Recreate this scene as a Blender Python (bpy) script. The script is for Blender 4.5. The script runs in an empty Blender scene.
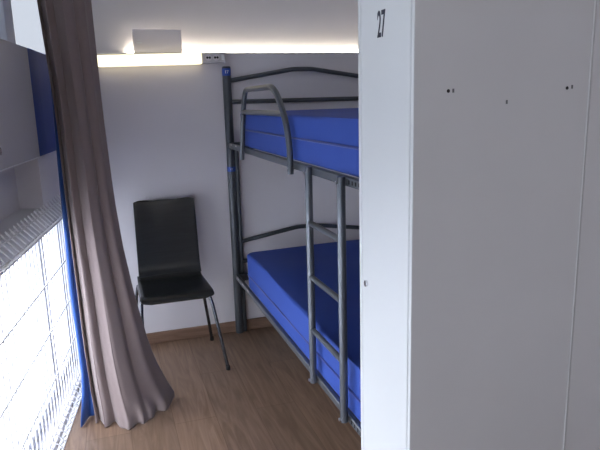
import bpy, bmesh, math, random
from mathutils import Vector, Matrix
random.seed(4)
SC = bpy.context.scene
COL = SC.collection
PI = math.pi

# ---------------------------------------------------------------- materials
def mat(name, col, rough=0.5, metal=0.0, spec=0.5, emit=None, estr=0.0, bump=0.0, bscale=200.0, var=0.0, vscale=3.0, sheen=0.0, coat=0.0):
    m = bpy.data.materials.new(name); m.use_nodes = True
    nt = m.node_tree; b = nt.nodes['Principled BSDF']
    b.inputs['Base Color'].default_value = (*col, 1)
    b.inputs['Roughness'].default_value = rough
    b.inputs['Metallic'].default_value = metal
    b.inputs['Specular IOR Level'].default_value = spec
    if sheen: b.inputs['Sheen Weight'].default_value = sheen
    if coat: b.inputs['Coat Weight'].default_value = coat
    if emit:
        b.inputs['Emission Color'].default_value = (*emit, 1); b.inputs['Emission Strength'].default_value = estr
    tc = nt.nodes.new('ShaderNodeTexCoord')
    if bump:
        n = nt.nodes.new('ShaderNodeTexNoise'); n.inputs['Scale'].default_value = bscale; n.inputs['Detail'].default_value = 4
        nt.links.new(tc.outputs['Object'], n.inputs['Vector'])
        bp = nt.nodes.new('ShaderNodeBump'); bp.inputs['Strength'].default_value = bump; bp.inputs['Distance'].default_value = 0.002
        nt.links.new(n.outputs['Fac'], bp.inputs['Height']); nt.links.new(bp.outputs['Normal'], b.inputs['Normal'])
    if var:
        n2 = nt.nodes.new('ShaderNodeTexNoise'); n2.inputs['Scale'].default_value = vscale; n2.inputs['Detail'].default_value = 6
        nt.links.new(tc.outputs['Object'], n2.inputs['Vector'])
        r = nt.nodes.new('ShaderNodeValToRGB')
        r.color_ramp.elements[0].position = .3; r.color_ramp.elements[1].position = .7
        r.color_ramp.elements[0].color = (*[c*(1-var) for c in col], 1); r.color_ramp.elements[1].color = (*[min(1, c*(1+var)) for c in col], 1)
        nt.links.new(n2.outputs['Fac'], r.inputs['Fac']); nt.links.new(r.outputs['Color'], b.inputs['Base Color'])
    return m

def wood(name, c0, c1, plank=(1.25, .19), along='Y', rough=.4, seams=True):
    m = bpy.data.materials.new(name); m.use_nodes = True
    nt = m.node_tree; N = nt.nodes; L = nt.links; b = N['Principled BSDF']; b.inputs['Roughness'].default_value = rough
    tc = N.new('ShaderNodeTexCoord'); mp = N.new('ShaderNodeMapping')
    if along == 'Y': mp.inputs['Rotation'].default_value = (0, 0, PI/2)
    L.new(tc.outputs['Object'], mp.inputs['Vector'])
    st = N.new('ShaderNodeMapping'); st.inputs['Scale'].default_value = (1.0, 11, 11)
    L.new(mp.outputs['Vector'], st.inputs['Vector'])
    g = N.new('ShaderNodeTexNoise'); g.inputs['Scale'].default_value = 2.2; g.inputs['Detail'].default_value = 9; g.inputs['Distortion'].default_value = 2.2
    L.new(st.outputs['Vector'], g.inputs['Vector'])
    r = N.new('ShaderNodeValToRGB'); r.color_ramp.elements[0].position = .32; r.color_ramp.elements[1].position = .68
    r.color_ramp.elements[0].color = (*c0, 1); r.color_ramp.elements[1].color = (*c1, 1)
    L.new(g.outputs['Fac'], r.inputs['Fac'])
    if seams:
        br = N.new('ShaderNodeTexBrick'); br.offset = .37
        br.inputs['Color1'].default_value = (.86, .86, .86, 1); br.inputs['Color2'].default_value = (1.06, 1.04, 1.02, 1); br.inputs['Mortar'].default_value = (.55, .5, .45, 1)
        br.inputs['Scale'].default_value = 1; br.inputs['Mortar Size'].default_value = .0012; br.inputs['Brick Width'].default_value = plank[0]; br.inputs['Row Height'].default_value = plank[1]
        L.new(mp.outputs['Vector'], br.inputs['Vector'])
        mx = N.new('ShaderNodeMix'); mx.data_type = 'RGBA'; mx.blend_type = 'MULTIPLY'; mx.inputs['Factor'].default_value = 1
        L.new(r.outputs['Color'], mx.inputs['A']); L.new(br.outputs['Color'], mx.inputs['B']); L.new(mx.outputs['Result'], b.inputs['Base Color'])
    else:
        L.new(r.outputs['Color'], b.inputs['Base Color'])
    return m

def glass(name, tint, gl=.06):
    m = bpy.data.materials.new(name); m.use_nodes = True
    nt = m.node_tree; N = nt.nodes; N.remove(N['Principled BSDF'])
    t = N.new('ShaderNodeBsdfTransparent'); t.inputs['Color'].default_value = (*tint, 1)
    g = N.new('ShaderNodeBsdfGlossy'); g.inputs['Roughness'].default_value = .03
    mx = N.new('ShaderNodeMixShader'); mx.inputs['Fac'].default_value = gl
    nt.links.new(t.outputs[0], mx.inputs[1]); nt.links.new(g.outputs[0], mx.inputs[2]); nt.links.new(mx.outputs[0], N['Material Output'].inputs['Surface'])
    return m

def fabric(name, col, col2=None, scale=900, rough=.9, sheen=.3):
    m = mat(name, col, rough=rough, spec=.15, sheen=sheen)
    nt = m.node_tree; N = nt.nodes; L = nt.links; b = N['Principled BSDF']
    tc = N.new('ShaderNodeTexCoord'); w = N.new('ShaderNodeTexNoise'); w.inputs['Scale'].default_value = scale; w.inputs['Detail'].default_value = 2
    L.new(tc.outputs['Object'], w.inputs['Vector'])
    bp = N.new('ShaderNodeBump'); bp.inputs['Strength'].default_value = .25; bp.inputs['Distance'].default_value = .001
    L.new(w.outputs['Fac'], bp.inputs['Height']); L.new(bp.outputs['Normal'], b.inputs['Normal'])
    w2 = N.new('ShaderNodeTexNoise'); w2.inputs['Scale'].default_value = 6; w2.inputs['Detail'].default_value = 5
    L.new(tc.outputs['Object'], w2.inputs['Vector'])
    r = N.new('ShaderNodeValToRGB'); c2 = col2 or tuple(c*.88 for c in col)
    r.color_ramp.elements[0].color = (*c2, 1); r.color_ramp.elements[1].color = (*col, 1)
    L.new(w2.outputs['Fac'], r.inputs['Fac']); L.new(r.outputs['Color'], b.inputs['Base Color'])
    return m

M = dict(
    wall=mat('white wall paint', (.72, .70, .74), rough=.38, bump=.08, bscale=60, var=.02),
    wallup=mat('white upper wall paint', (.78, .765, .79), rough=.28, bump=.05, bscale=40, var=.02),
    ceil=mat('ceiling paint', (.78, .78, .80), rough=.7),
    floor=wood('brown oak laminate', (.165, .102, .066), (.265, .175, .122), rough=.42),
    base=wood('brown wood skirting', (.17, .10, .066), (.27, .17, .12), along='X', seams=False, rough=.5),
    ledge=mat('grey white ledge', (.74, .75, .78), rough=.5),
    trim=mat('white painted trim', (.80, .81, .83), rough=.4),
    frame=mat('window frame white', (.55, .58, .66), rough=.35),
    glass=glass('clear window glass', (.95, .97, 1)),
    glass_up=glass('milky window glass', (.29, .30, .315), .04),
    steel=mat('dark grey painted steel', (.062, .072, .086), rough=.33, metal=.25, spec=.6, bump=.05, bscale=500),
    steel_light=mat('mid grey painted steel', (.105, .118, .14), rough=.3, metal=.4, spec=.6, bump=.05, bscale=500),
    bolt=mat('zinc bolt', (.65, .66, .68), rough=.3, metal=1),
    hole=mat('dark hole', (.01, .01, .012), rough=.9),
    mattress=fabric('royal blue mattress cover', (.040, .085, .37), (.034, .073, .33), rough=.6, sheen=0),
    piping=fabric('dark blue piping', (.02, .04, .24), rough=.7),
    slat=wood('pale birch slat', (.55, .45, .32), (.68, .58, .43), along='X', seams=False),
    sticker=mat('blue sticker', (.02, .07, .38), rough=.3),
    white=mat('white print and glint', (.8, .82, .85), rough=.4),
    black=mat('black print', (.012, .013, .03), rough=.5),
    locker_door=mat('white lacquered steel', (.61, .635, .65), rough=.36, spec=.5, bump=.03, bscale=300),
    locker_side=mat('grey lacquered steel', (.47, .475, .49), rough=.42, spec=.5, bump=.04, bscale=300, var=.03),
    locker_side_dark=mat('worn grey slot', (.09, .09, .10), rough=.6),
    chrome=mat('chrome', (.7, .71, .73), rough=.15, metal=1),
    chairw=wood('black stained plywood', (.004, .0055, .007), (.010, .013, .015), along='X', seams=False, rough=.28),
    chairm=mat('dark chrome tube', (.10, .105, .12), rough=.22, metal=.9),
    rubber=mat('black rubber', (.01, .01, .01), rough=.8),
    curtain=fabric('taupe curtain cloth', (.24, .19, .187), (.215, .17, .168)),
    blue_curtain=fabric('blue curtain cloth', (.04, .11, .38), (.035, .095, .33)),
    cab=mat('grey laminate', (.46, .45, .48), rough=.5, spec=.5, var=.03),
    cab_reflection=mat('painted blue reflection', (.03, .07, .32), rough=.6, spec=.2),  # blue curtain mirrored in the cabinet front, painted as flat colour
    wire=mat('white powder coated wire', (.86, .87, .89), rough=.4),
    plastic=mat('white plastic', (.62, .60, .62), rough=.3),
    boxm=mat('white satin plastic', (.80, .77, .81), rough=.16, spec=.6),
    diffuser=mat('lit lamp diffuser', (.8, .78, .7), rough=.4, emit=(1, .86, .55), estr=1.75),
    led=mat('lit led strip', (.8, .78, .7), rough=.4, emit=(1, .89, .70), estr=15),
    panel=mat('lit fill panel', (.8, .8, .8), emit=(1, .95, .88), estr=9),
    glass_fill=glass('fill window glass', (.62, .64, .66), .04),
    ground=mat('pale concrete terrace', (.75, .76, .78), rough=.9, var=.05),
)

# ---------------------------------------------------------------- mesh helpers
def link(o): COL.objects.link(o); return o
def obj(name, bm, m, parent=None, smooth=True, bevel=0, seg=2, auto=35):
    me = bpy.data.meshes.new(name)
    bmesh.ops.recalc_face_normals(bm, faces=bm.faces)
    bm.to_mesh(me); bm.free(); me.materials.append(m)
    if smooth:
        for p in me.polygons: p.use_smooth = True
        if auto: me.set_sharp_from_angle(angle=math.radians(auto))
    o = link(bpy.data.objects.new(name, me))
    if parent: o.parent = parent
    if bevel:
        b = o.modifiers.new('bevel', 'BEVEL'); b.width = bevel; b.segments = seg; b.limit_method = 'ANGLE'; b.angle_limit = math.radians(40)
    return o
def thing(name, label, cat, loc=(0, 0, 0), group=None):
    o = link(bpy.data.objects.new(name, None)); o.location = loc; o.empty_display_size = .1
    o['label'] = label; o['category'] = cat
    if group: o['group'] = group
    return o
def tag(o, label, cat, group=None):
    o['label'] = label; o['category'] = cat
    if group: o['group'] = group
    return o
def struct(name, bm, m, parent=None, **k):
    o = obj(name, bm, m, parent, **k)
    if not parent: o['kind'] = 'structure'
    return o
def B(): return bmesh.new()
def box(bm, lo, hi, mx=None):
    vs = [bm.verts.new((x, y, z)) for x in (lo[0], hi[0]) for y in (lo[1], hi[1]) for z in (lo[2], hi[2])]
    for f in ((0, 1, 3, 2), (4, 6, 7, 5), (0, 4, 5, 1), (2, 3, 7, 6), (0, 2, 6, 4), (1, 5, 7, 3)):
        bm.faces.new([vs[i] for i in f])
    if mx is not None: bmesh.ops.transform(bm, matrix=mx, verts=vs)
    return bm
def bx(lo, hi, mx=None): return box(B(), lo, hi, mx)
def fillet(pts, r, n=6):
    pts = [Vector(p) for p in pts]; out = [pts[0]]
    for i in range(1, len(pts)-1):
        a, b, c = pts[i-1], pts[i], pts[i+1]
        d1 = (a-b); d2 = (c-b); rr = min(r, d1.length*.49, d2.length*.49)
        p1 = b+d1.normalized()*rr; p2 = b+d2.normalized()*rr
        for k in range(n+1):
            t = k/n; out.append(p1*(1-t)**2+b*2*t*(1-t)+p2*t*t)
    out.append(pts[-1]); return out
def tube(bm, pts, r, n=12, r2=None, cap=True):
    pts = [Vector(p) for p in pts]; up = None; rings = []
    for i, p in enumerate(pts):
        t = (pts[min(i+1, len(pts)-1)]-pts[max(i-1, 0)]).normalized()
        if up is None:
            up = Vector((0, 0, 1)) if abs(t.z) < .9 else Vector((1, 0, 0))
        up = (up-t*up.dot(t)).normalized(); s = t.cross(up)
        rb = r2 or r
        rings.append([bm.verts.new(p+up*math.cos(2*PI*k/n)*r+s*math.sin(2*PI*k/n)*rb) for k in range(n)])
    for a, b in zip(rings, rings[1:]):
        for k in range(n): bm.faces.new((a[k], a[(k+1) % n], b[(k+1) % n], b[k]))
    if cap: bm.faces.new(rings[0]); bm.faces.new(rings[-1])
    return bm
def cyl(bm, p0, p1, r, n=16): return tube(bm, [p0, p1], r, n)
def grid(bm, rows):
    vs = [[bm.verts.new(p) for p in r] for r in rows]
    for a, b in zip(vs, vs[1:]):
        for k in range(len(a)-1): bm.faces.new((a[k], a[k+1], b[k+1], b[k]))
    return bm
def text(name, body, size, mx, m, parent, thick=.0004, sx=1.0):
    cu = bpy.data.curves.new(name, 'FONT'); cu.body = body; cu.size = size; cu.extrude = thick
    cu.align_x = 'CENTER'; cu.align_y = 'CENTER'; cu.offset = size*.016
    t = bpy.data.objects.new(name, cu); COL.objects.link(t)
    dg = bpy.context.evaluated_depsgraph_get(); dg.update()
    me = bpy.data.meshes.new_from_object(t.evaluated_get(dg)); bpy.data.objects.remove(t)
    me.transform(mx @ Matrix.Diagonal((sx, 1, 1, 1))); me.materials.clear(); me.materials.append(m)
    o = link(bpy.data.objects.new(name, me)); o.parent = parent; return o

# ---------------------------------------------------------------- room frame
YB, YU, ZL = 3.49, 3.62, 1.700          # face of lower back wall, upper back wall, ledge height
XR, YN, ZC = 1.76, -1.6, 2.55
A0 = Vector((-.295, 2.485, 0)); D = Vector((.134, .991, 0)).normalized(); NN = Vector((D.y, -D.x, 0))
LW = Matrix(((D.x, NN.x, 0, A0.x), (D.y, NN.y, 0, A0.y), (0, 0, 1, 0), (0, 0, 0, 1)))   # (s, n, z) -> world
def lb(s0, s1, n0, n1, z0, z1): return bx((s0, n0, z0), (s1, n1, z1), LW)
def lp(s, n, z): return LW @ Vector((s, n, z))
SN, SF = -4.3, 1.16                      # left wall from behind the camera to the far corner

fbm = B()
fv = [fbm.verts.new(p) for z in (-.12, 0) for p in ((lp(SN, -.02, 0).x, YN-.1, z), (XR+.1, YN-.1, z), (XR+.1, YU+.1, z), (lp(SF+.15, -.02, 0).x, YU+.1, z))]
for q in ((0, 1, 2, 3), (4, 5, 6, 7), (0, 1, 5, 4), (1, 2, 6, 5), (2, 3, 7, 6), (3, 0, 4, 7)): fbm.faces.new([fv[i] for i in q])
struct('floor', fbm, M['floor'], smooth=False)
struct('ceiling', bx((-1.6, YN-.1, ZC), (XR+.1, YU+.15, ZC+.1)), M['ceil'], smooth=False)
bw = bx((-.215, YB, 0), (XR+.1, YU+.12, ZL))
struct('wall_back', bw, M['wall'], bevel=.004)
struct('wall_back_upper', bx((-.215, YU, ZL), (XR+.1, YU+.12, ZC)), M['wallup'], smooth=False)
struct('wall_right', bx((XR, YN-.1, 0), (XR+.1, YU+.1, ZC)), M['wall'], smooth=False)
struct('wall_near', bx((-1.6, YN-.1, 0), (XR+.1, YN, ZC)), M['wall'], smooth=False)
struct('baseboard_back', bx((-.16, YB-.014, 0), (XR, YB, .07)), M['base'], bevel=.004)
struct('trim_1', bx((-.16, YB-.008, ZL-.004), (XR, YB+.012, ZL+.003)), M['trim'], bevel=.002)

# left wall: low and high window openings with a band of wall between them
W0, W1 = -2.7, .86       # low window along the wall
RS = .26                 # the recess above the ledge stops here
LEDGE = .985
wl = B()
box(wl, (SN, -.16, 0), (W0, -.012, ZC), LW)                       # solid nearer the camera than the windows
box(wl, (W1, -.16, 0), (SF+.15, -.012, 1.60), LW)                 # solid by the far corner
box(wl, (1.04, -.07, 1.60), (SF+.15, -.012, ZC), LW)
box(wl, (RS, -.16, LEDGE-.03), (W1, -.012, 1.60), LW)             # flush part past the recess
box(wl, (W0, -.16, LEDGE-.03), (RS, -.11, 1.60), LW)              # back of the recess
box(wl, (W0, -.07, 2.35), (1.04, -.012, ZC), LW)                   # head over the upper window
box(wl, (W0, -.16, 0), (W1, -.012, .03), LW)
struct('wall_left', wl, M['wall'], smooth=False)
struct('trim_2', lb(W0, RS, -.115, -.012, LEDGE-.095, LEDGE+.012), M['ledge'], bevel=.004)
struct('trim_3', lb(RS, W1, -.115, -.010, LEDGE-.095, LEDGE-.03), M['ledge'], bevel=.003)

# low window: frame, stiles, pane
def window(name, s0, s1, z0, z1, n, stiles, gmat, fw=.05):
    f = B()
    box(f, (s0, n-.03, z0), (s1, n+.03, z0+fw), LW); box(f, (s0, n-.03, z1-fw), (s1, n+.03, z1), LW)
    for s, w in [(s0, fw), (s1-fw, fw)]+stiles: box(f, (s, n-.03, z0), (s+w, n+.03, z1), LW)
    r = struct(name, f, M['frame'], bevel=.004)
    obj('window_pane', lb(s0, s1, n-.004, n+.004, z0, z1), gmat, r, smooth=False)
    return r
window('window_1', W0, W1, .03, LEDGE-.03, -.12, [(-.70, .07), (.40, .10)], M['glass'])
window('window_2', -.9, 1.04, 1.60, 2.35, -.04, [(.02, .11)], M['glass_up'])
window('fill_window', W0, -.9, 1.60, 2.35, -.04, [(-1.8, .06)], M['glass_fill'])  # unseen upper section, added to light the locker door and back wall

# ground outside
g = bx((-14, -10, -.3), (-.62, 14, -.2)); o = struct('exterior_ground', g, M['ground'], smooth=False)

# ---------------------------------------------------------------- wire guard in front of the low window
gd = thing('wire_mesh_guard', 'white welded wire mesh guard with folded edges standing before the bright low window', 'mesh guard', lp(-1, .0, 0))
inv = Matrix.Translation(-Vector(gd.location))
def wz(n0):   # profile of one vertical wire (n, z)
    return [(0, .004), (.004, .02), (.040, .055), (.004, .095), (0, .12), (0, .885), (.002, .905), (.042, .945), (.006, .985), (.0, .992), (-.012, 1.01)]
vb = B(); s = -3.2
while s < .84:
    tube(vb, [inv @ lp(s, n, z) for n, z in wz(0)], .0031, 6)
    s += .05
obj('vertical_wires', vb, M['wire'], gd)
for n, z in [(0.004, .018), (.038, .055), (.004, .10), (.0045, .30), (.0045, .50), (.0045, .70), (.0045, .90), (.038, .945), (.008, .988)]:
    obj('horizontal_wire', tube(B(), [inv @ lp(-3.22, n, z), inv @ lp(.84, n, z)], .0034, 6), M['wire'], gd)
obj('foot_strip', bx((0, 0, 0), (4.05, .022, .006), inv @ Matrix.Translation(lp(-3.22, -.011, 0)) @ LW.to_3x3().to_4x4()), M['wire'], gd)

# ---------------------------------------------------------------- grey overhead cabinet on the left wall
cb = thing('overhead_cabinet', 'grey flat fronted cabinet with a blue reflection painted on its right end hanging high on the left wall', 'cabinet', lp(-1.0, 0, 1.233))
inv = Matrix.Translation(-Vector(cb.location))
cl, ch = 1.232, 1.650
obj('body', bx((-2.0, -.11, cl), (RS-.001, .008, ch), inv @ LW), M['cab'], cb, bevel=.003)
obj('door', bx((-2.0, .009, cl-.004), (.14, .026, ch+.003), inv @ LW), M['cab'], cb, bevel=.002)
o = obj('reflection_panel', bx((.142, .009, cl-.004), (RS, .026, ch+.003), inv @ LW), M['cab_reflection'], cb); o['label'] = 'blue curtain reflection painted on the front'; o.name = 'reflection_strip'  # painted curtain reflection starts here and runs on to the right end
o = obj('reflection_panel', bx((RS+.001, -.010, cl-.004), (.78, .026, ch+.003), inv @ LW), M['cab_reflection'], cb, bevel=.002); o['label'] = 'end panel painted as blue curtain reflection'
obj('edge_strip', bx((-2.0, .010, cl-.0075), (.14, .027, cl-.004), inv @ LW), M['trim'], cb)
dk = bpy.data.objects
kb = B(); 
for a, b_, r in ((.026, .036, .006), (.036, .048, .013)): cyl(kb, inv @ lp(-.44, a, 1.292), inv @ lp(-.44, b_, 1.292), r)
o = obj('knob', kb, M['chrome'], cb); o['label'] = 'small chrome knob'

# ---------------------------------------------------------------- curtains
def lerp(a, t):
    for (x0, y0), (x1, y1) in zip(a, a[1:]):
        if t <= x1: return y0+(y1-y0)*(t-x0)/(x1-x0)
    return a[-1][1]
ZS = [0.004, .012, .03, .06, .10, .15, .2, .27, .34, .42, .5, .6, .7, .8, .9, 1.0, 1.1, 1.2, 1.35, 1.5, 1.65, 1.8, 1.95, 2.1, 2.25, 2.38, 2.46]
XL = [(0, -.150), (.03, -.152), (.14, -.160), (.38, -.168), (.6, -.170), (1.05, -.176), (1.4, -.178), (1.83, -.200), (2.5, -.23)]
XRr = [(0, .222), (.03, .220), (.1, .186), (.2, .150), (.31, .118), (.56, .072), (.8, .040), (1.02, .022), (1.4, .008), (1.84, .004), (2.5, .0)]
def curtain(ztop=2.46, NU=150):
    rows = []
    for z in ZS:
        row = []; xl, xr = lerp(XL, z), lerp(XRr, z); flare = max(0, 1-z/.55)
        for i in range(NU+1):
            u = i/NU
            # folds: uneven pleats, tighter at the left, calm and wide at the lower right
            ph = 2*PI*(3.3*u**(.58-.08*flare)+.05*math.sin(z*2.2+u*4)+.1)
            amp = (.028-.024*u)*(1-.6*flare*u)+.004
            w = math.sin(ph)+.20*math.sin(2*ph+1+z*.9)+.07*math.sin(4.3*ph+z*2)
            x = xl+(xr-xl)*u+.007*math.sin(ph*2+.6)*(1-abs(2*u-1)**4)
            y = 2.70-amp*w*.9+.03*flare**2*math.sin(u*PI*1.2)*-1.6+.05*u*flare-(.075+.02*flare)*math.sin(PI*u)**.9
            if z < .08:                       # cloth buckles and spreads where it meets the floor
                k = (1-z/.08); y -= k*(.040+.016*math.sin(u*23)+.010*math.sin(u*47+1)); x += k*.006*math.sin(u*31)
            zz = z if z > .05 else z+.006*(math.sin(u*29)+1)*(z/.05)
            row.append((x, y, zz))
        rows.append(row)
    return rows
c = obj('curtain', grid(B(), curtain()), M['curtain'], auto=0)
md = c.modifiers.new('thick', 'SOLIDIFY'); md.thickness = .0022; md.offset = 0
tag(c, 'taupe grey full-length curtain gathered in deep folds, hem spread on the floor', 'curtain')
BL = [(0, -.215), (.03, -.213), (.10, -.203), (.2, -.197), (.38, -.200), (.6, -.206), (.8, -.203), (1.05, -.200), (1.2, -.197), (1.4, -.190), (1.84, -.190), (2.5, -.21)]
rows = []
for z in ZS:
    row = []; xl = lerp(BL, z)
    for i in range(61):
        u = i/60; w = math.sin(u*2*PI*3+.4)
        x = xl+.15*u; y = 2.765-.012*w-.012*(1-z/2.5)
        if z < .12: k = 1-z/.12; y -= k*.135*(1-u)**3
        row.append((x, y, z))
    rows.append(row)
c = obj('curtain', grid(B(), rows), M['blue_curtain'], auto=0)
md = c.modifiers.new('thick', 'SOLIDIFY'); md.thickness = .002; md.offset = 0
tag(c, 'blue full-length curtain peeking out behind the left edge of the taupe curtain', 'curtain')
rl = thing('curtain_rail', 'white curtain rail above the window wall, carrying both curtains', 'curtain rail', (-.19, 2.7, 2.47))
obj('rail', tube(B(), [(-.62, -2.9, .0), (-.02, .6, 0)], .012, 12), M['trim'], rl)
rl.location = (-.10, 2.70, 2.475)
for p in ((-.57, -2.6), (-.27, -.9), (-.02, .55)):
    obj('bracket', tube(B(), [(p[0], p[1], 0), (p[0], p[1], ZC-2.475)], .006, 8), M['trim'], rl)

# ---------------------------------------------------------------- lamp, sockets, box on the ledge, light strip
fx = thing('wall_lamp', 'long lit fluorescent wall lamp with socket end above the black chair', 'lamp', (.0, YB, 1.626)); fx.rotation_euler.y = -.018
def fb(lo, hi): return bx((lo[0], lo[1], lo[2]-1.635), (hi[0], hi[1], hi[2]-1.635))
obj('housing', fb((.0, -.025, 1.647), (.705, -.001, 1.697)), M['plastic'], fx, bevel=.004)
obj('diffuser', fb((.006, -.062, 1.636), (.566, -.0255, 1.697)), M['diffuser'], fx, bevel=.008, seg=3)
obj('end_cap', fb((-.002, -.064, 1.633), (.006, -.0301, 1.699)), M['plastic'], fx, bevel=.003)
se = obj('socket_end', fb((.567, -.052, 1.640), (.705, -.0305, 1.699)), M['plastic'], fx, bevel=.004)
for x in (.606, .650):
    rg = B(); tube(rg, [(x+.017*math.cos(a*PI/12), -.0535, .035+.017*math.sin(a*PI/12)) for a in range(25)], .0018, 6, cap=False)
    cyl(rg, (x, -.0531, .035), (x, -.0515, .035), .016)
    s_ = obj('socket', rg, M['boxm'], se)
    hb = B()
    for dx in (-.007, .007): cyl(hb, (x+dx, -.0545, .035), (x+dx, -.052, .035), .0066, 8)
    s_.name = 'socket'
    h = obj('pin_holes', hb, M['hole'], se)
sw = obj('rocker_switch', fb((.680, -.056, 1.655), (.697, -.052, 1.685)), M['trim'], se, bevel=.002)
tb = thing('junction_box', 'pale plastic box standing on the ledge above the lit wall lamp', 'box', (.335, YB+.03, ZL+.003))
obj('body', bx((-.128, -.028, 0), (.130, .060, .122)), M['boxm'], tb, bevel=.006, seg=3)
obj('cover', bx((-.131, -.036, -.0), (.133, -.028, .125)), M['boxm'], tb, bevel=.003)
lf = B()
box(lf, (-.112, -.0375, .050), (-.086, -.036, .056)); box(lf, (-.112, -.0375, .066), (-.086, -.036, .069))
obj('painted_glint', lf, M['white'], tb)  # small glossy reflection on the cover, painted as white bars
ls = thing('led_strip', 'glowing warm light strip lying along the ledge of the back wall', 'light strip', (.9, YB+.09, ZL))
obj('channel', bx((-.74, .012, .001), (.84, .028, .010)), M['plastic'], ls)
obj('tube', tube(B(), [(-.73, .018, .018), (.83, .018, .018)], .007, 10), M['led'], ls)

# ---------------------------------------------------------------- chair
ch_ = thing('chair', 'black plywood shell chair on slim metal legs against the white back wall', 'chair', (.29, 3.17, 0))
def L3(x, y, z): return Vector((x-.29, y-3.17, z))
def shell(prof, wfun, th=.011, nx=14, rc=.04):
    rows_f = []
    n = len(prof)
    for i, (y, z) in enumerate(prof):
        a = prof[max(i-1, 0)]; b = prof[min(i+1, n-1)]
        xl, xr = wfun(i/(n-1)); row = []
        for k in range(nx+1):
            u = k/nx; bow = (2*u-1)**2
            row.append((xl+(xr-xl)*u, y, z, bow))
        rows_f.append((row, (a, b)))
    return rows_f
def make_shell(prof, wf, name, curve=(0, 0), th=.011):
    bm = B(); vs = []
    n = len(prof)
    for i, (y, z) in enumerate(prof):
        xl, xr = wf(i/(n-1)); row = []
        for k in range(17):
            u = k/16; bow = (2*u-1)**2
            row.append(bm.verts.new(L3(xl+(xr-xl)*u, y+curve[0]*bow, z+curve[1]*bow)))
        vs.append(row)
    for a, b in zip(vs, vs[1:]):
        for k in range(16): bm.faces.new((a[k], a[k+1], b[k+1], b[k]))
    o = obj(name, bm, M['chairw'], ch_, auto=0)
    s = o.modifiers.new('thick', 'SOLIDIFY'); s.thickness = th; s.offset = 0
    b = o.modifiers.new('bevel', 'BEVEL'); b.width = .003; b.segments = 2; b.limit_method = 'ANGLE'
    return o
def corner(t, lo, hi, r, L):            # narrows the ends with a quarter circle, t metres from the end
    if t < r: return r-math.sqrt(max(0, r*r-(r-t)**2))
    return 0
def cubic(p, n):                         # smooth profile through control points
    out = []
    for i in range(len(p)-1):
        p0 = p[max(i-1, 0)]; p1 = p[i]; p2 = p[i+1]; p3 = p[min(i+2, len(p)-1)]
        for k in range(n):
            t = k/n
            out.append(tuple(.5*((2*p1[j])+(-p0[j]+p2[j])*t+(2*p0[j]-5*p1[j]+4*p2[j]-p3[j])*t*t+(-p0[j]+3*p1[j]-3*p2[j]+p3[j])*t**3) for j in (0, 1)))
    out.append(p[-1]); return out
sp = cubic([(2.945, .428), (2.96, .445), (3.00, .452), (3.12, .449), (3.25, .443), (3.315, .445), (3.352, .462)], 8)
def wseat(t):
    L = .42*t; c = corner(L, 0, 0, .05, .42); return (.106+c+.006*t, .480-c-.012*t)
make_shell(sp, wseat, 'seat', (0, .004))
bp_ = cubic([(3.352, .462), (3.375, .500), (3.388, .56), (3.400, .66), (3.415, .76), (3.436, .86), (3.444, .884)], 8)
def wback(t):
    L = .43*(1-t); c = corner(L, 0, 0, .03, .43); return (.120+.008*t+c, .474-.004*t-c)
make_shell(bp_, wback, 'backrest', (-.012, 0))
for sx, xt, xf, xb in ((0, .112, .090, .060), (1, .458, .531, .520)):
    pf = fillet([L3(xf, 2.965, .008), L3(xt, 3.02, .432)], .05)
    obj('leg', tube(B(), [L3(xf, 2.962, .012), L3(xt*.75+xf*.25+(.0), 3.005, .36), L3(xt*.95+xf*.05, 3.03, .425)], .009), M['chairm'], ch_)
    obj('leg', tube(B(), [L3(xb, 3.400, .012), L3(xt*.75+xb*.25, 3.335, .36), L3(xt*.95+xb*.05, 3.31, .425)], .009), M['chairm'], ch_)
    obj('seat_rail', tube(B(), fillet([L3(xt*.95+xf*.05, 3.03, .425), L3(xt, 3.05, .434), L3(xt, 3.29, .430), L3(xt*.95+xb*.05, 3.31, .425)], .02), .009), M['chairm'], ch_)
    for x, y in ((xf, 2.962), (xb, 3.400)):
        obj('rubber_foot', tube(B(), [L3(x, y, 0), L3(x, y, .022)], .0115), M['rubber'], ch_)
for y in (3.07, 3.27):
    obj('crossbar', tube(B(), [L3(.128, y, .428), L3(.458, y, .428)], .008), M['chairm'], ch_)

# ---------------------------------------------------------------- bunk bed
X0, X1, Y0, Y1 = .708, 1.652, 1.525, 3.462
bd = thing('bunk_bed', 'dark grey steel tube bunk bed with ladder and guard loop against the back wall', 'bunk bed', (X0, Y0, 0))
def b3(x, y, z): return Vector((x-X0, y-Y0, z))
def bbx(lo, hi): return bx(b3(*lo), b3(*hi))
HP = 1.624
for x in (X0, X1):
    for y in (Y0, Y1):
        pb = B(); cyl(pb, b3(x, y, .0), b3(x, y, HP-.004), .0250, 20); cyl(pb, b3(x, y, HP-.006), b3(x, y, HP), .0230, 20)
        p = obj('post', pb, M['steel'], bd, bevel=.002)
        sx = 1 if x == X0 else -1
        ib = B(); cyl(ib, b3(x+sx*.034, y, .005), b3(x+sx*.034, y, 1.175), .0135, 16)
        obj('inner_post', ib, M['steel'], bd)
        if x == X0 and y == Y1:
            for z, h in ((1.572, .040), (1.020, .028)):
                st = B(); tube(st, [b3(x, y, z), b3(x, y, z+h)], .0256, 24, cap=False)
                s_ = obj('sticker', st, M['sticker'], p); s_['label'] = 'small blue sticker'
            mx = Matrix.Translation(b3(x-.004, y-.0262, 1.592)) @ Matrix.Rotation(PI/2, 4, 'X')
            text('sticker_print', '17', .024, mx, M['white'], p)
            mx = Matrix.Translation(b3(x-.004, y-.0262, 1.034)) @ Matrix.Rotation(PI/2, 4, 'X')
            text('sticker_print', '17', .016, mx, M['white'], p)
R = .0132
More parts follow.
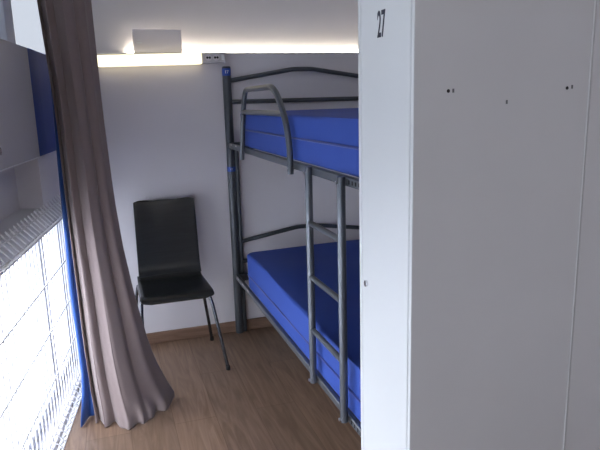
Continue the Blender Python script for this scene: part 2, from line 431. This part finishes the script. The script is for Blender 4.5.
for y in (Y0, Y1):
    for ztop, dz in ((1.545, 0), (.583, 0)):
        pk = .060
        obj('end_tube', tube(B(), fillet([b3(X0+.02, y, ztop), b3(X0+.40, y, ztop+pk), b3(X1-.42, y, ztop+pk), b3(X1-.02, y, ztop)], .025), R), M['steel'], bd)
    for z in (1.424, .462, 1.160, .365):
        obj('end_tube', tube(B(), [b3(X0+.02, y, z), b3(X1-.02, y, z)], R if z not in (1.160, .365) else .016), M['steel'], bd)
# long side rails
for x, s in ((X0-.012, 1), (X1-.008, 1)):
    for z0, z1 in ((1.158, 1.188), (.356, .385)):
        r = obj('side_rail', bbx((x, Y0+.02, z0), (x+.020, Y1-.02, z1)), M['steel_light'], bd, bevel=.004)
        if x < 1:
            hb = B()
            for hy in (1.565, 1.59, 1.615, 1.64):
                zc = (z0+z1)/2
                box(hb, b3(x-.0008, hy, zc-.006), b3(x+.002, hy+.008, zc+.006))
            obj('slot_holes', hb, M['hole'], r)
for zt in (.391, 1.194):
    n = 15
    for i in range(n):
        y = 1.60+i*(1.77/(n-1))
        sl = obj('slat', bbx((X0+.055, y-.03, zt-.018), (X1-.055, y+.03, zt-.006)), M['slat'], bd, bevel=.002)
        if i >= n-3: obj('slat_holder', bbx((X0-.0135, y-.020, zt-.016), (X0-.0125, y+.020, zt-.006)), M['plastic'], sl, bevel=.001)
# brackets where the rails meet the post
for z in (1.172, .372):
    obj('rail_bracket', bbx((X0+.0, Y1-.050, z-.024), (X0+.062, Y1-.018, z+.020)), M['steel'], bd, bevel=.005)
# guard loop on the upper rail
gl = obj('guard_rail', tube(B(), fillet([b3(.682, 3.045, 1.128), b3(.682, 2.955, 1.40), b3(.682, 2.90, 1.480), b3(.682, 2.385, 1.480), b3(.682, 2.255, 1.37), b3(.682, 2.195, 1.26), b3(.682, 2.195, 1.140)], .07), .0128), M['steel_light'], bd)
obj('guard_bar', tube(B(), [b3(.682, 2.975, 1.372), b3(.682, 2.265, 1.372)], .012), M['steel_light'], gl)
for y, z in ((3.035, 1.165), (2.195, 1.165)):
    bb = B(); cyl(bb, b3(.666, y, z), b3(.674, y, z), .006); cyl(bb, b3(.674, y, z), b3(.71, y, z), .004); obj('bolt', bb, M['bolt'], gl)
# ladder
ld = obj('ladder', tube(B(), [b3(.679, 1.972, .365), b3(.679, 1.972, 1.190)], .0135, 14), M['steel_light'], bd)
obj('stile', tube(B(), [b3(.679, 1.667, .367), b3(.679, 1.667, 1.190)], .0135, 14), M['steel_light'], ld)
for z in (.988, .786, .580):
    obj('rung', tube(B(), [b3(.679, 1.972, z), b3(.679, 1.667, z)], .0105, 12), M['steel_light'], ld)
for y in (1.972, 1.667):
    for z in (1.172, .377):
        bb = B(); cyl(bb, b3(.660, y, z), b3(.667, y, z), .0055); obj('bolt', bb, M['bolt'], ld)

# mattresses (each lifts off: its own thing)
def mattress(z0, z1, label, sag):
    t = thing('mattress', label, 'mattress', (1.17, 2.38, z0), 'mattresses of the bunk bed')
    x0, x1, y0, y1 = .708-1.17, 1.622-1.17, 1.56-2.38, 3.18-2.38
    h = z1-z0; rows = []; r = .013
    # closed rounded-box body from a grid cage with slight sag and wrinkles
    bm = B(); box(bm, (x0, y0, 0), (x1, y1, h))
    bmesh.ops.bevel(bm, geom=[e for e in bm.edges if abs((e.verts[0].co-e.verts[1].co).z) > .01], offset=.05, segments=5, affect='EDGES', profile=.5)
    bmesh.ops.bevel(bm, geom=[e for e in bm.edges if abs((e.verts[0].co-e.verts[1].co).z) < .001 and len(e.link_faces) == 2 and abs(e.link_faces[0].normal.z-e.link_faces[1].normal.z) > .5], offset=r, segments=5, affect='EDGES', profile=.5)
    for ax, a, b, n in ((1, y0, y1, 26), (0, x0, x1, 12)):
        for i in range(1, n):
            co = [0, 0, 0]; co[ax] = a+(b-a)*i/n; no = [0, 0, 0]; no[ax] = 1
            bmesh.ops.bisect_plane(bm, geom=bm.verts[:]+bm.edges[:]+bm.faces[:], plane_co=co, plane_no=no)
    for v in bm.verts:
        u = (v.co.y-y0)/(y1-y0); k = v.co.z/h
        v.co.z += k*sag*(.014*u-.004*(1-u)+.004*math.sin(v.co.y*9+v.co.x*5))
        if k > .1 and k < .98: v.co.x += .004*math.sin(v.co.y*7+k*3)*(1 if v.co.x > 0 else -1)
    b = obj('cover', bm, M['mattress'], t, auto=50)
    for zz in (h*.50,) if sag < 1 else (h*.42,):
        e = .0015; rr = .05
        pts = fillet([(x0-e, 0, zz), (x0-e, y0-e, zz), (x1+e, y0-e, zz), (x1+e, y1+e, zz), (x0-e, y1+e, zz), (x0-e, 0, zz)], rr)
        obj('piping', tube(B(), pts, .0042, 6), M['piping'], b)
mattress(.3865, .578, 'royal blue mattress on the lower bunk, its top in deep shade', 1)
mattress(1.1895, 1.366, 'royal blue mattress on the upper bunk behind the guard loop', .25)

# ---------------------------------------------------------------- lockers
KX, KY0, KY1, KD = .66, 1.19, 1.49, .484
KT = 1.80
lk = thing('locker', 'tall metal locker with narrow white door numbered 27 beside the bunk bed', 'locker', (KX, KY0, 0), 'steel lockers')
def k3(x, y, z): return Vector((x-KX, y-KY0, z))
def kbx(lo, hi): return bx(k3(*lo), k3(*hi))
kb = B()
box(kb, k3(KX+.0012, KY0-.0010, .0), k3(KX+KD, KY0+.0002, KT)); box(kb, k3(KX+.015, KY0+.0002, .0), k3(KX+KD, KY0+.004, KT)); box(kb, k3(KX+.012, KY1-.002, .0), k3(KX+KD, KY1, KT))
box(kb, k3(KX+KD-.002, KY0+.002, 0), k3(KX+KD, KY1-.002, KT)); box(kb, k3(KX+.012, KY0+.002, KT-.002), k3(KX+KD-.002, KY1-.002, KT))
box(kb, k3(KX+.012, KY0+.002, .05), k3(KX+KD-.002, KY1-.002, .052))
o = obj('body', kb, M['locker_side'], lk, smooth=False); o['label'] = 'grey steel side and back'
fb_ = B()
box(fb_, k3(KX, KY0+.0003, 0), k3(KX+.014, KY0+.0125, KT)); box(fb_, k3(KX, KY1-.018, 0), k3(KX+.014, KY1+.0005, KT))
box(fb_, k3(KX, KY0+.0125, KT-.03), k3(KX+.014, KY1-.018, KT)); box(fb_, k3(KX, KY0+.0125, 0), k3(KX+.014, KY1-.018, .06))
obj('door_frame', fb_, M['locker_door'], lk, bevel=.003)
dr = obj('door', kbx((KX-.001, KY0+.0145, .062), (KX+.013, KY1-.0215, KT-.032)), M['locker_door'], lk, bevel=.003); dr['label'] = 'white steel door'
cm = B(); cyl(cm, k3(KX-.007, 1.438, .918), k3(KX, 1.438, .918), .009, 20)
lc = obj('cam_lock', cm, M['chrome'], dr, bevel=.001)
mxr = Matrix(((0, 0, -1, 0), (-1, 0, 0, 0), (0, 1, 0, 0), (0, 0, 0, 1)))   # text facing -X, reading towards -Y
text('door_number', '27', .086, Matrix.Translation(k3(KX-.0015, 1.348, 1.592)) @ mxr, M['black'], dr, sx=.50)
kh = B(); box(kh, k3(KX-.0075, 1.4375, .912), k3(KX-.0068, 1.4385, .924)); obj('key_slot', kh, M['hole'], dr)
for x, z, r in ((.748, 1.432, .0042), (1.078, 1.432, .0042)):
    obj('screw_hole', cyl(B(), k3(x, KY0-.0016, z), k3(x, KY0-.0005, z), r, 12), M['hole'], lk)
for x, z in ((.761, 1.432), (.906, 1.403), (1.093, 1.434)):
    obj('rivet_slot', bx(k3(x-.0028, KY0-.0016, z-.004), k3(x+.0022, KY0+.001, z+.005), Matrix.Identity(4)), M['locker_side_dark'], lk)
obj('edge_highlight', kbx((KX+KD-.002, KY0-.0025, 0), (KX+KD+.0015, KY0-.0011, KT)), M['locker_door'], lk, smooth=False)  # folded back edge, coloured white to paint in its highlight
s2 = thing('locker', 'grey metal locker standing back to back with locker 27, at the right edge', 'locker', (KX+KD+.006, KY0, 0), 'steel lockers')
X2 = KX+KD+.005
kb = B(); a = Vector((X2, KY0, 0)); 
box(kb, Vector((X2, KY0-.001, 0))-Vector(s2.location), Vector((X2+.48, KY1, KT))-Vector(s2.location))
obj('body', kb, M['locker_side'], s2, bevel=.003)
obj('door', bx(Vector((X2+.481, KY0+.02, .06))-Vector(s2.location), Vector((X2+.495, KY1-.02, KT-.03))-Vector(s2.location)), M['locker_door'], s2, bevel=.002)

# ---------------------------------------------------------------- light
w = bpy.data.worlds.new('World'); SC.world = w; w.use_nodes = True
bg = w.node_tree.nodes['Background']
bg.inputs['Color'].default_value = (.95, .965, 1.0, 1); bg.inputs['Strength'].default_value = 8.0
def portal(s0, s1, z0, z1, n):
    l = bpy.data.lights.new('window_portal', 'AREA'); l.shape = 'RECTANGLE'; l.size = s1-s0; l.size_y = z1-z0; l.cycles.is_portal = True
    o = link(bpy.data.objects.new('window_portal', l)); m = Matrix.Identity(4)
    # local -Z faces into the room (+n)
    zax = -NN; xax = D; yax = zax.cross(xax)
    for i in range(3): m[i][0] = xax[i]; m[i][1] = yax[i]; m[i][2] = zax[i]; m[i][3] = lp((s0+s1)/2, n, (z0+z1)/2)[i]
    o.matrix_world = m
portal(W0, W1, .03, LEDGE-.03, -.20)
portal(W0, 1.04, 1.60, 2.35, -.20)

cl_ = thing('fill_lamp', 'flat white fill lamp added on the ceiling behind the viewpoint', 'lamp', (.75, -.55, ZC-.001))  # added fill light to brighten the locker side and back wall
obj('housing', bx((-.30, -.30, -.045), (.30, .30, 0)), M['plastic'], cl_, bevel=.01)
obj('fill_panel', bx((-.27, -.27, -.050), (.27, .27, -.046)), M['panel'], cl_)

# ---------------------------------------------------------------- camera
cam = bpy.data.cameras.new('camera'); co = link(bpy.data.objects.new('camera', cam)); SC.camera = co
cam.sensor_width = 36; cam.lens = 590/600*36; cam.clip_start = .02
f = 590.
dn = Vector((80, 2800, f)).normalized(); yv = Vector((-200, -120, f)); yv = (yv-dn*yv.dot(dn)).normalized(); xv = dn.cross(yv).normalized(); up = -dn
Rm = Matrix((xv, yv, up))
right = Rm @ Vector((1, 0, 0)); upv = Rm @ Vector((0, -1, 0)); back = Rm @ Vector((0, 0, -1))
mw = Matrix.Identity(4)
for i in range(3): mw[i][0] = right[i]; mw[i][1] = upv[i]; mw[i][2] = back[i]
mw[2][3] = 1.42
co.matrix_world = mw

SC.view_settings.view_transform = 'Standard'; SC.view_settings.look = 'None'; SC.view_settings.gamma = 1
SC.view_settings.use_curve_mapping = False; SC.view_settings.exposure = 0.08
